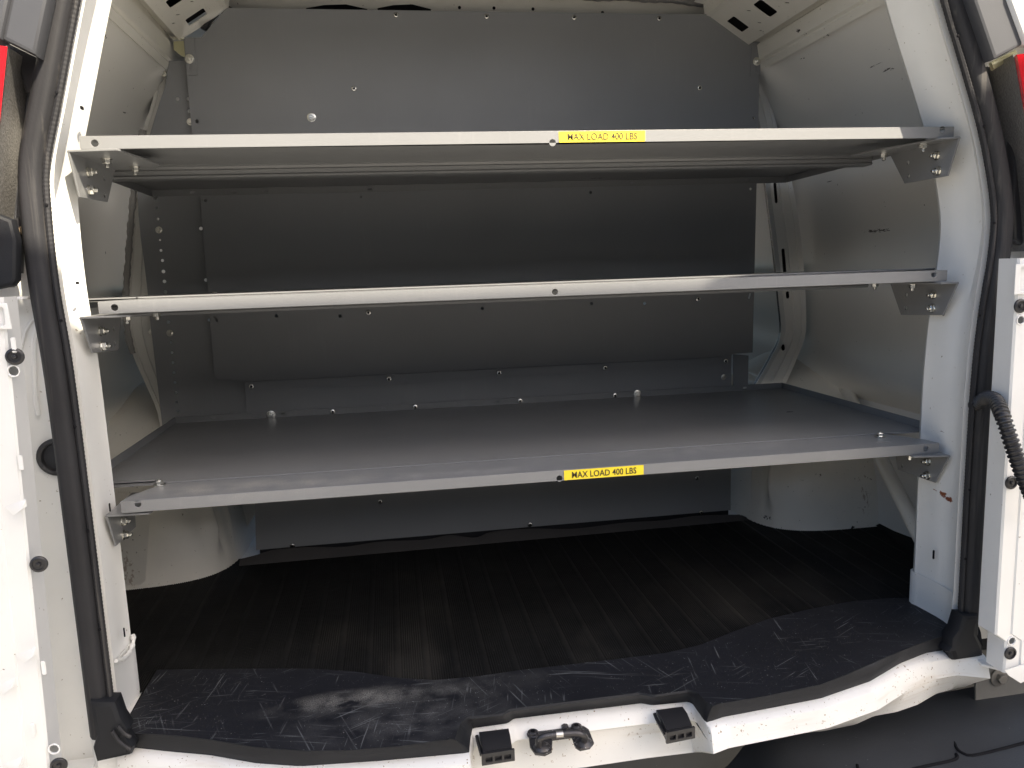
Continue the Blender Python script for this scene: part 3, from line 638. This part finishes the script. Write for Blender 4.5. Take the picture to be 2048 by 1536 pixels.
# ---------------------------------------------------------------- rear doors, folded right back
def door(side):
    s = side; X0 = -.497 if s < 0 else .994; y0 = 1.10
    lab = 'left rear door folded back, white inner face' if s < 0 else 'right rear door folded back, white inner face'
    zt = -.012 if s < 0 else oy(1995, 518, 1.1).z - CAMZ
    fl = .030
    n = 60; rows = []
    dim = [(18, 915), (50, 1305), (12, 1365), (28, 1525)] if s < 0 else [(2046, 760), (2046, 1110)]
    rows = []
    for z in np.linspace(zt, -.86 if s < 0 else -.722, 50):
        lean = (-.022 * (z + .05) * -1) if s < 0 else -.0
        xe = X0 + (.03 * (z + .05) if s < 0 else (.02 if z < -.66 else 0))
        pr = [(0.004, .045), (0, .040), (0, .003), (.003, 0), (fl - .002, 0), (fl, -.0025), (fl + .03, -.003), (fl + .045, -.012), (fl + .30, -.014), (.7, -.02)]
        rows.append([Vector((xe + s * o, y0 + d, z + CAMZ)) for o, d in pr])
    d_ = obj('rear_door', grid(rows), white, van, lab, angle=30)
    # upper window frame leans outwards, past the picture's edge
    b = bmesh.new(); xs = X0 + s * .16
    box(b, (min(xs, xs + s * .5), y0 - .01, CAMZ + zt), (max(xs, xs + s * .5), y0 + .03, CAMZ + .66), bev=.01); obj('window_frame', b, white, d_)
    return d_
dL = door(-1); dR = door(1)
for px, py in ((30, 713), (78, 1128), (118, 1530)): fasten(PLUG, 'plug', oy(px - 0, py, 1.098), (.1, -1, 0), dL)
for px, py in ((2040, 612), (2022, 965), (2020, 1306)): fasten(PLUG, 'plug', oy(px, py, 1.098), (0, -1, 0), dR)
RINGH = mk(lathe([(.0082, -.001), (.0082, .0006), (.0066, .0008), (.006, -.001), (.001, -.001)], 18), white, 'door_hole')
for px, py in ((27, 742), (108, 1498)): fasten(RINGH, 'hole', oy(px, py, 1.099), (0, -1, 0), dL)
for px, py in ((2042, 640), (2024, 1282)): fasten(RINGH, 'hole', oy(px, py, 1.099), (0, -1, 0), dR)
# edge tabs and pressed darts on the left door, latch pocket
for px, py in ((28, 690), (42, 925), (66, 1460), (88, 1335)):
    p = oy(px, py, 1.097); b = bmesh.new(); box(b, p + Vector((-.003, -.002, -.010)), p + Vector((.003, .001, .010)), bev=.0008); obj('tab', b, white, dL)
for px, py in ((34, 1008), (55, 1303), (12, 1366), (28, 1522)):
    p = oy(px, py, 1.084); b = bmesh.new()
    v = [b.verts.new(p + Vector(q)) for q in ((-.015, -.001, -.002), (.012, -.001, .006), (.008, -.006, -.006), (-.006, -.001, -.016), (.012, -.001, -.004))]
    b.faces.new((v[0], v[1], v[2])); b.faces.new((v[0], v[2], v[3])); b.faces.new((v[1], v[4], v[2])); b.faces.new((v[2], v[4], v[3])); obj('pressed_dart', b, white, dL)
pk = [oy(a, c_, 1.097) for a, c_ in ((-20, 607), (20, 607), (23, 655), (-20, 652))]
obj('latch_pocket', plate([(-.06, .03), (.0, .03), (.002, -.004), (-.06, -.002)], [rrect(-.03, .013, .05, .024, .003)], pk[2] + Vector((0, -.002, .002)), (1, 0, 0), (0, 0, 1), .004, .001), white, dL)
pk = oy(2036, 546, 1.096)
obj('latch_pocket', plate([(-.006, .014), (.06, .014), (.06, -.034), (-.006, -.034)], [rrect(.028, -.010, .05, .038, .004)], pk, (1, 0, 0), (0, 0, 1), .004, .001), white, dR)
# bottom shelf of the right door
obj('door_bottom', plate([(p.x, p.y) for p in (oz(a, c_, -.735) for a, c_ in ((1955, 1318), (2030, 1310), (2034, 1345), (2018, 1342), (1963, 1328)))], [], (0, 0, CAMZ - .737), (1, 0, 0), (0, 1, 0), .005, .001), white, dR)
obj('door_lip', grid([[oy(2008, 1340, 1.095), oy(2052, 1326, 1.092)], [oy(2016, 1350, 1.094), oy(2052, 1350, 1.091)], [oy(2040, 1365, 1.093), oy(2056, 1358, 1.09)]], thick=.002), white, dR)
# corrugated conduit from body to right door
cp = smooth_path([oy(1950, 812, 1.20), oy(1972, 796, 1.16), oy(1990, 800, 1.12), oy(2002, 824, 1.085), oy(2012, 852, 1.07), oy(2026, 895, 1.062), oy(2040, 935, 1.057), oy(2060, 985, 1.053), oy(2080, 1030, 1.05)], 640)
obj('corrugated_conduit', tube(cp, .012, 16, radii=[.0108 + .0017 * (max(-.8, min(.8, 1.5 * math.sin(i * 2 * math.pi / 16)))) for i in range(640)]), conduit_mat, van, 'black corrugated wiring conduit to the right door')
# lapped cover plates low on both pillars, slots in the pillar faces
def lap(i_z0, i_z1, sel, lab):
    idx = [i for i in range(len(path)) if sel(path[i]) and i_z0 >= path[i].z >= i_z1]
    cross = [(.010, 1.354), (-.0035, 1.347), (-.0065, 1.335), (-.0035, 1.325), (-.001, 1.300), (.001, 1.275), (.001, 1.255), (-.002, 1.232), (-.0135, 1.215)]
    return obj('pillar_lap', grid([[path[i] + nrm[i] * o + Vector((0, y, CAMZ)) for o, y in cross] for i in idx], thick=.0012), white_jamb, van, lab)
lap(-.60, -.73, lambda p: p.x < 0, 'left pillar foot'); lap(-.61, -.715, lambda p: p.x > .5, 'right pillar foot')
P2 = [ox(262, 1270, -.468), ox(263, 1285, -.468), ox(255, 1305, -.468), ox(243, 1318, -.464), ox(228, 1322, -.462)]
obj('weld_bead', tube([p + Vector((.003, 0, 0)) for p in smooth_path(P2, 24)], .0035, 8, radii=[.0035 + .0012 * math.sin(i * 1.9) for i in range(24)]), white_jamb, van)
def pslot(px, py, X, w_, h_, lab=None):
    p = ox(px, py, X); s_ = 1 if X < .2 else -1
    obj('pillar_slot', plate(slot(0, 0, w_, h_), [], p + Vector((s_ * .002, 0, 0)), (0, 1, 0), (0, 0, 1), .0015), dark, van)
pslot(1877, 209, .998, .022, .0055); pslot(1908, 506, 1.047, .016, .0045); pslot(1869, 1109, 1.012, .004, .018); pslot(1889, 622, 1.026, .004, .018)
pslot(161, 216, -.440, .012, .005); pslot(152, 566, -.464, .010, .004); pslot(217, 1015, -.4665, .003, .014); pslot(246, 1265, -.4665, .003, .016)

# ================================================================ ribbed rubber mat
x = -.80
cols_ = []
while x < 1.31:
    for k in range(9):
        cols_ += [(x, 0), (x + .0012, .0012), (x + .0024, .0012), (x + .0036, 0)]; x += .0042
    cols_ += [(x, .0), (x + .0008, .0009), (x + .0125, .0009), (x + .0133, 0)]; x += .0145
def matrow(y): return [Vector((a, y if -.462 < a < 1.0 else max(y, 1.335), CAMZ - .7045 + h)) for a, h in cols_]
rows = [matrow(y) for y in (1.22, 1.45, 1.7, 1.93, 1.965)]
mat_o = obj('floor_mat', grid(rows), rubber, None, angle=80); mat_o['label'] = 'black ribbed rubber mat covering the load floor'; mat_o['category'] = 'floor mat'
edge = smooth_path([oy(a, c_, 1.93) for a, c_ in ((480, 1118), (512, 1110), (545, 1100), (600, 1094), (690, 1093), (760, 1083), (850, 1079), (900, 1070), (950, 1075), (985, 1063), (1060, 1057), (1150, 1057), (1250, 1045), (1330, 1040), (1400, 1031), (1480, 1030), (1500, 1040))], 90)
rows = [[p + Vector((0, .004, -.002 + .0)), p + Vector((0, 0, .0)), p + Vector((0, -.004, -.002)), Vector((p.x, p.y - .018, CAMZ - .7035))] for p in edge]
obj('curled_edge', grid(rows), mat('frayed_mat_edge', (.05, .047, .047), .9, bump=.8, bscale=300), mat_o)
# raised mat against the right side wall
rr = smooth_path([oz(a, c_, -.70) for a, c_ in ((1700, 1060), (1740, 1045), (1800, 1090), (1860, 1150))], 12)
obj('curled_edge', grid([[p for p in rr], [p + Vector((.05, .05, .012)) for p in rr], [p + Vector((.10, .12, .018)) for p in rr]]), rubber, mat_o)

# ================================================================ bulkhead
YB = 1.95
bk = thing('bulkhead_partition', 'dark grey steel bulkhead of overlapping bolted panels behind the shelves', 'bulkhead', (.27, YB, CAMZ - .69))
def pan(name, outline, holes, y, m=panel_gray, t=.002, lab=None, bev=0.0005):
    hs = []
    for h in holes:
        p = oy(h[0], h[1], y); r = h[2] if len(h) > 2 else .0042
        hs.append(circ(p.x, p.z, r) if not (len(h) > 3) else slot(p.x, p.z, h[2], h[3], rot=h[4] if len(h) > 4 else 0))
    return obj(name, plate([(oy(a, c_, y).x, oy(a, c_, y).z) for a, c_ in outline], hs, (0, y, 0), (1, 0, 0), (0, 0, 1), t, bev), m, bk, lab)
pan('upper_panel', [(367, 75), (402, 75), (454, 16), (1433, 29), (1462, 62), (1490, 82), (1521, 84), (1513, 355), (392, 355)], [(394, 243), (1507, 236, .003)], YB, lab='upper panel, the palest')
pan('middle_panel', [(394, 343), (1513, 343), (1513, 370), (1505, 705), (1464, 708), (1463, 712), (487, 763), (434, 757), (429, 750), (400, 390)],
    [(411, 401), (722, 394, .003), (1181, 385), (553, 632), (965, 617), (1183, 607), (1289, 607), (680, 632), (432, 638, .006, .014, .4), (1501, 378, .0035), (1499, 592, .005, .016, -.3)], YB + .0024)
pan('lower_panel', [(486, 740), (1463, 690), (1461, 1020), (512, 1100), (510, 1010)], [], YB + .0066)
obj('gap_shade_strip', plate([(-.362, 0), (.903, 0), (.903, .055), (-.362, .055)], [], (0, 1.963, CAMZ - .704), (1, 0, 0), (0, 0, 1), .004), plastic_roll, bk)  # added dark strip: stands in for gap shade, blocks light from ahead
pan('side_tab', [(1466, 708), (1497, 711), (1496, 770), (1466, 772)], [], YB + .006)
# folded strips that lap over the lower panel
pan('lap_strip', [(488, 764), (1462, 713), (1461, 728), (490, 783)], [], YB + .0040, t=.0015)
wing = [(338, 122), (331, 170), (316, 215), (301, 265), (283, 330), (275, 385), (277, 430), (282, 480), (289, 530), (295, 580), (300, 640), (305, 680), (313, 750), (325, 855), (520, 855), (500, 700), (480, 400), (450, 265), (430, 150), (400, 122)]
wh = [(355, 198), (311, 396), (314, 416, .0028), (316, 438, .003), (320, 480, .0022), (322, 501, .0032), (325, 521, .0036), (327, 543), (329, 563), (331, 584), (337, 644), (342, 685, .003), (344, 705, .003), (346, 725, .003), (348, 745, .003), (350, 765, .003), (352, 785, .003), (354, 804, .003), (356, 823, .003), (376, 198), (379, 222), (402, 457), (412, 560), (419, 640)]
pan('wing_panel', wing, wh, YB + .020, t=.002)
b = pan('corner_tab', [(369, 75), (388, 76), (396, 150), (374, 152)], [(382, 131, .007, .022)], YB - .003)
b = pan('corner_tab', [(1503, 84), (1522, 84), (1520, 152), (1500, 152)], [(1511, 138, .007, .018)], YB - .003)
for px, py in ((792, 30), (973, 33), (1148, 35), (1318, 37), (708, 177), (1399, 176), (549, 590), (735, 588), (964, 578), (1184, 569), (1396, 560), (737, 625), (1396, 598), (503, 773), (778, 758), (998, 746), (1210, 736), (1451, 722), (760, 1003), (1394, 956), (1060, 1049), (1402, 1025), (585, 1091)):
    fasten(RIVET, 'rivet', oy(px, py, YB - .001 if py < 765 else YB + .004), (0, -1, 0), bk)
for px, py in ((623, 235), (379, 118), (1513, 123), (430, 592)): fasten(BIGBOLT, 'bolt', oy(px, py, YB - .0045 if px != 623 else YB - .001), (0, -1, 0), bk)
fasten(SHORTBOLT, 'bolt', oy(1447, 754, YB + .002), (0, -1, 0), bk)
for px, py in ((318, 460), (340, 666), (381, 244)): fasten(SHORTBOLT, 'bolt', oy(px, py, YB + .018), (0, -1, 0), bk)
fasten(SHORTBOLT, 'bolt', oy(327, 147, YB + .03), (-.3, -1, 0), bk); fasten(SHORTBOLT, 'bolt', oy(304, 664, YB + .03), (-.3, -1, 0), bk)
# bright hanger brackets and bolts under the rails
hb = obj('hanger_bracket', plate([(oy(a, c_, 1.965).x, oy(a, c_, 1.965).z) for a, c_ in ((348, 84), (378, 82), (380, 118), (364, 113), (348, 100))], [], (0, 1.962, 0), (1, 0, 0), (0, 0, 1), .003, .0008), yellow_zinc, bk)
b = bmesh.new(); box(b, oy(344, 80, 1.96) + Vector((0, -.012, 0)), oy(372, 76, 1.96) + Vector((0, .01, 0)), bev=.0006); obj('hanger_plate', b, zinc, bk)
fasten(BIGBOLT, 'bolt', oy(360, 58, 1.95), (0, -.2, -1), bk); fasten(BIGBOLT, 'bolt', oy(1530, 70, 1.95), (0, -.2, -1), bk)
b = bmesh.new(); box(b, oy(1527, 92, 1.96), oy(1538, 80, 1.96) + Vector((0, .01, 0)), bev=.0006); obj('hanger_plate', b, zinc, bk)

# ================================================================ shelves
BRACK = {'top': (( -.458, [(136, 301), (228, 330), (213, 402), (158, 392)], [(206, 355), (207, 388)], [(172, 342), (174, 378)], [(.070, 1.262), (.073, 1.268), (.088, 1.425), (.070, 1.465)], [(.032, 1.335), (.045, 1.43)]),
                 (1.002, [(1920, 274), (1780, 318), (1810, 369), (1896, 354)], [(1817, 327), (1818, 354)], [(1876, 313), (1879, 344)], [(.030, 1.262), (.075, 1.42), (.075, 1.46)], [(.028, 1.31), (.030, 1.42)])),
         'mid': (( -.4665, [(161, 637), (244, 640), (235, 702), (184, 708)], [(226, 660), (228, 690)], [(197, 664), (201, 694)], [(.068, 1.277), (.072, 1.283), (.082, 1.42), (.07, 1.455)], [(.040, 1.35), (.062, 1.44)]),
                 (1.016, [(1917, 563), (1780, 574), (1803, 628), (1887, 629)], [(1814, 588), (1813, 614)], [(1870, 588), (1868, 615)], [(.030, 1.262), (.06, 1.40), (.06, 1.46)], [(.022, 1.35), (.020, 1.47)])),
         'low': (( -.4675, [(213, 1036), (271, 1031), (271, 1058), (232, 1096)], [], [(242, 1047), (245, 1074)], [(.066, 1.277), (.068, 1.285), (.06, 1.40)], []),
                 (1.011, [(1900, 907), (1786, 912), (1797, 936), (1872, 962)], [(1806, 928)], [(1859, 919), (1858, 947)], [(.066, 1.262), (.06, 1.40)], [(.045, 1.30)]))}
def make_shelf(zt, tilt, label, lip_holes, sticker, first, drop=0., updown=1, chan=1., key='low'):
    zs = lambda y: -drop * (y - 1.384) / .56
    def sh(o):
        for v in o.data.vertices: v.co.z += zs(v.co.y + o.location.y + 1.27)
        return o
    cx = (-.4405 + 1.0035) / 2
    root = thing('steel_shelf', label, 'shelf', Vector((cx, 1.27, zt + CAMZ)), 'grey steel shelves across the cargo bay')
    O = Vector((cx, 1.27, zt + CAMZ)); xl, xr = -.4405, 1.0035
    h = .0195; t = .0022
    # front strip with folded lip (holes are real)
    hs = [circ(p.x, p.z - O.z, .0052) for p in (oy(a, c_, 1.27) for a, c_ in lip_holes)]
    lipz0 = -h
    obj('front_lip', plate([(xl, 0), (xl, lipz0 + .0015), (xl + .0015, lipz0), (xr - .0015, lipz0), (xr, lipz0 + .0015), (xr, 0)], hs, (0, 1.27 + t / 2, O.z), (1, 0, 0), (0, 0, 1), t, .0006), shelf_gray, root, world=True)
    # rounded fold and the flat strip behind it
    fold = [(1.2702, -.0032), (1.2706, -.0014), (1.2720, -.0002), (1.2745, .0), (1.30, .0), (1.384, .0), (1.3845, -.0012)]
    rows = []
    for x in (xl, xl + .003): rows.append([Vector((x, y, O.z + z)) for y, z in fold])
    out = [(xl, 1.2735), (xr, 1.2735), (xr - .004, 1.300), (xr - .045, 1.372), (xl + .040, 1.372), (xl + .004, 1.300)]
    obj('front_strip', plate(out, [slot(xr - .09, 1.305, .03, .005)], (0, 0, O.z - t / 2 - .0001), (1, 0, 0), (0, 1, 0), t, .0007), shelf_gray, root)
    rr = [[Vector((x, 1.2735 - .0034 * math.cos(a), O.z - .0036 + .0036 * math.sin(a))) for a in np.linspace(0, math.pi / 2, 7)] for x in np.linspace(xl, xr, 3)]
    obj('fold', grid(rr), shelf_gray, root, angle=80)
    # tray: wider than the strip, upturned sides and back
    tl, tr, tf, tb = -.530, 1.050, 1.366, 1.944
    out = [(tl, tf + .025), (xl + .02, tf + .022), (xl + .03, tf), (xr - .035, tf), (xr - .02, tf - .006), (tr, tf - .006), (tr, tb), (tl, tb)]
    tray = sh(obj('tray', plate(out, [circ(tl + .05, 1.62, .003)], (0, 0, O.z + .0016), (1, 0, 0), (0, 1, 0), .002), shelf_gray, root))
    lh = .0165; u0, u1 = (0, lh) if updown > 0 else (-lh, 0)
    obj_ = obj
    sobj = lambda *a, **k: sh(obj_(*a, **k))
    sobj('tray_side', plate([(1.395, u0), (tb, u0), (tb, u1), (1.395, u1)], [], (tl + .001, 0, O.z + .0016), (0, 1, 0), (0, 0, 1), .002, .0005), shelf_gray, root)
    sobj('tray_side', plate([(1.364, u0), (tb, u0), (tb, u1), (1.364, u1)], [], (tr - .001, 0, O.z + .0016), (0, 1, 0), (0, 0, 1), .002, .0005), shelf_gray, root)
    bh = [slot(x_, .0085 * updown, .012, .0052) for x_ in (-.44, -.345, -.275, -.03, .26, .63, .94)]
    sobj('tray_back', plate([(tl, u0), (tr, u0), (tr, u1), (tl, u1)], bh, (0, tb, O.z + .0016), (1, 0, 0), (0, 0, 1), .002, .0005), shelf_gray, root)
    # pressed stiffener under the tray
    pr = [(1.372, -.0022), (1.560, -.0022), (1.560, -.0030), (1.567, -.0040), (1.5685, -.0085), (1.566, -.0105), (1.5685, -.0125), (1.5690, -.0175), (1.566, -.0205), (1.570, -.0235), (1.600, -.0240), (1.604, -.0220), (1.604, -.001)]
    sobj('stiffener', grid([[Vector((x, y, O.z - .0006 + (z if z > -.004 else z * chan))) for y, z in pr] for x in (tl + .004, tr - .004)], thick=.0004), shelf_gray, root, angle=20)
    # bolts
    for px, py in (((320, 974), (1760, 870)) if first else ()):
        fasten(BIGBOLT, 'bolt', oz(px, py, zt + .001), (0, 0, 1), root)
    for x_, in ((-.31,), (.63,))[:2 if updown > 0 else 0]: fasten(BIGBOLT, 'bolt', Vector((x_ + .006, tb - .002, O.z + .010 * updown + zs(tb))), (0, -1, 0), root)
    for x_ in (-.155, .05, .32, .575)[:4 if updown > 0 else 0]: fasten(RIVET, 'rivet', Vector((x_, tb - .001, O.z + .009 * updown + zs(tb))), (0, -1, 0), root)
    # brackets
    for s_ in (-1, 1):
        Xs, webp, holp, bolp, flp, fbp = BRACK[key][0 if s_ < 0 else 1]
        X = Xs; e = -s_
        pv = lambda q: (lambda p: (p.y, p.z))(ox(q[0], q[1], X))
        zf_ = max(pv(q)[1] for q in webp[:2]) - O.z - .001
        zf_ = min(zf_, -.0215)
        wb = [pv(q) for q in webp]; ztop = O.z + zf_; wb[0] = (wb[0][0], ztop); wb[1] = (wb[1][0], ztop)
        br = obj('bracket', plate(wb, [circ(*pv(q), .0036) for q in holp], (X, 0, 0), (0, 1, 0), (0, 0, 1), .0035, .001), shelf_gray, root)
        fl = [(0, wb[0][0])] + [(e * a_, c__) for a_, c__ in flp] + [(0, wb[1][0])]
        obj('flange', plate(fl, [], (X, 0, ztop + .0002), (1, 0, 0), (0, 1, 0), .0034, .001), shelf_gray, br)
        obj('bend', tube([Vector((X, wb[0][0] + .001, ztop - .0004)), Vector((X, wb[1][0] - .001, ztop - .0004))], .0023, 8), shelf_gray, br)
        for q in bolp: y_, z_ = pv(q); fasten(NUTBOLT, 'bolt', Vector((X + e * .0018, y_, z_)), (e, 0, 0), br)
        for a_, y_ in fbp: fasten(NUTBOLT, 'bolt', Vector((X + e * a_, y_, ztop - .0016)), (0, 0, -1), br)
    # load label
    if sticker:
        (x0, y0), (x1, y1) = sticker
        a = oy(x0, y0, 1.27); c_ = oy(x1, y1, 1.27); w_ = c_.x - a.x; mid = (a.x + c_.x) / 2; zc = O.z - .0098
        stk = obj('load_label', plate(rrect(mid, 0, w_, .0172, .0008), [], (0, 1.2694, zc), (1, 0, 0), (0, 0, 1), .0006), yellow, root)
        cu = bpy.data.curves.new('t', 'FONT'); cu.body = 'MAX LOAD 400 LBS'; cu.size = 1; cu.align_x = 'CENTER'; cu.align_y = 'CENTER'; cu.resolution_u = 3; cu.offset = .012
        o = bpy.data.objects.new('t', cu); C.objects.link(o); bpy.context.view_layer.update()
        me = bpy.data.meshes.new_from_object(o.evaluated_get(bpy.context.evaluated_depsgraph_get())); bpy.data.objects.remove(o)
        me.materials.clear(); cs = [v.co.copy() for v in me.vertices]; ww = max(c.x for c in cs) - min(c.x for c in cs); hh = max(c.y for c in cs) - min(c.y for c in cs); yc = (max(c.y for c in cs) + min(c.y for c in cs)) / 2
        sx = w_ * .81 / ww; sz = .0112 / hh
        for v in me.vertices: v.co = Vector((mid + v.co.x * sx, 1.2684, zc + (v.co.y - yc) * sz))
        obj('lettering', me, ink, stk)
    root.rotation_euler = (0, tilt, 0)
    return root
T = 1.44
s_top = make_shelf(.2205, -.0035 / T, 'top grey steel shelf in sunlight, yellow label on its front lip', [(189, 284), (1105, 285), (1885, 261)], ((1118, 285), (1290, 283)), False, .007, -1, 1., 'top')
s_mid = make_shelf(-.0273, .0029 / T, 'middle grey steel shelf seen edge-on, with no label on its lip', [(229, 617), (1110, 584), (1868, 547)], None, False, .006, -1, 1.5, 'mid')
s_low = make_shelf(-.3465, .007 / T, 'lowest grey steel shelf seen from above, yellow label on its shaded lip', [(276, 1012), (1119, 957), (1852, 894)], ((1128, 950), (1287, 942)), True)

# ================================================================ added unseen slab, its outline shaped to shade the lower half of the van
aw = thing('shade_slab', 'added pale slab on a post, shaped to shade the lower van, outside the picture', 'shade_slab', Vector((2.9, -.3, 0)))
def cast(p, z):   # where the sun ray through p crosses height z
    t = (z - p.z) / to_sun.z; return p + to_sun * t
ZA = 3.3
edge_pts = [W(-.9, 1.27, -.050), W(-.1, 1.27, -.0485), W(.535, 1.27, -.0475), W(.585, 1.27, -.020), W(.80, 1.27, .13), W(1.0, 1.24, .205), W(1.30, 1.2, .23)]
top = [cast(p, ZA) for p in edge_pts]; bot = [cast(p, ZA) for p in (W(1.6, 1.0, -.95), W(-1.0, .9, -.95))]
rt = [(p.x, p.y) for p in top] + [(p.x, p.y) for p in bot]
obj('shade_slab_top', plate(rt, [], (0, 0, ZA), (1, 0, 0), (0, 1, 0), .03, .004), white, aw)
obj('shade_slab_post', tube([Vector((2.9, -.4, 0)), Vector((2.9, -.4, ZA))], .04, 12), steel_dark, aw)

# ================================================================ added unseen low building behind the camera, there to cut light from the horizon
yb = thing('added_building', 'added low tan building with dark windows, cutting horizon light, outside the picture', 'building', Vector((0, -11, 0)))
wallm = mat('tan_render', (.24, .22, .19), .85, var=.15, vscale=1., bump=.2, bscale=30)
obj('wall', plate([(-24, 0), (24, 0), (24, 4.6), (-24, 4.6)], [rrect(x_, 2.1, 1.6, 1.3, .03) for x_ in range(-21, 23, 4)], (0, -11, 0), (1, 0, 0), (0, 0, 1), .3), wallm, yb)
b = bmesh.new(); box(b, (-24.3, -18, 4.602), (24.3, -10.6, 4.85)); obj('roof', b, trim_gray, yb)
for x_ in range(-21, 23, 4):
    b = bmesh.new(); box(b, (x_ - .82, -11.05, 1.42), (x_ + .82, -11.02, 2.78)); obj('window', b, conduit_mat, yb)
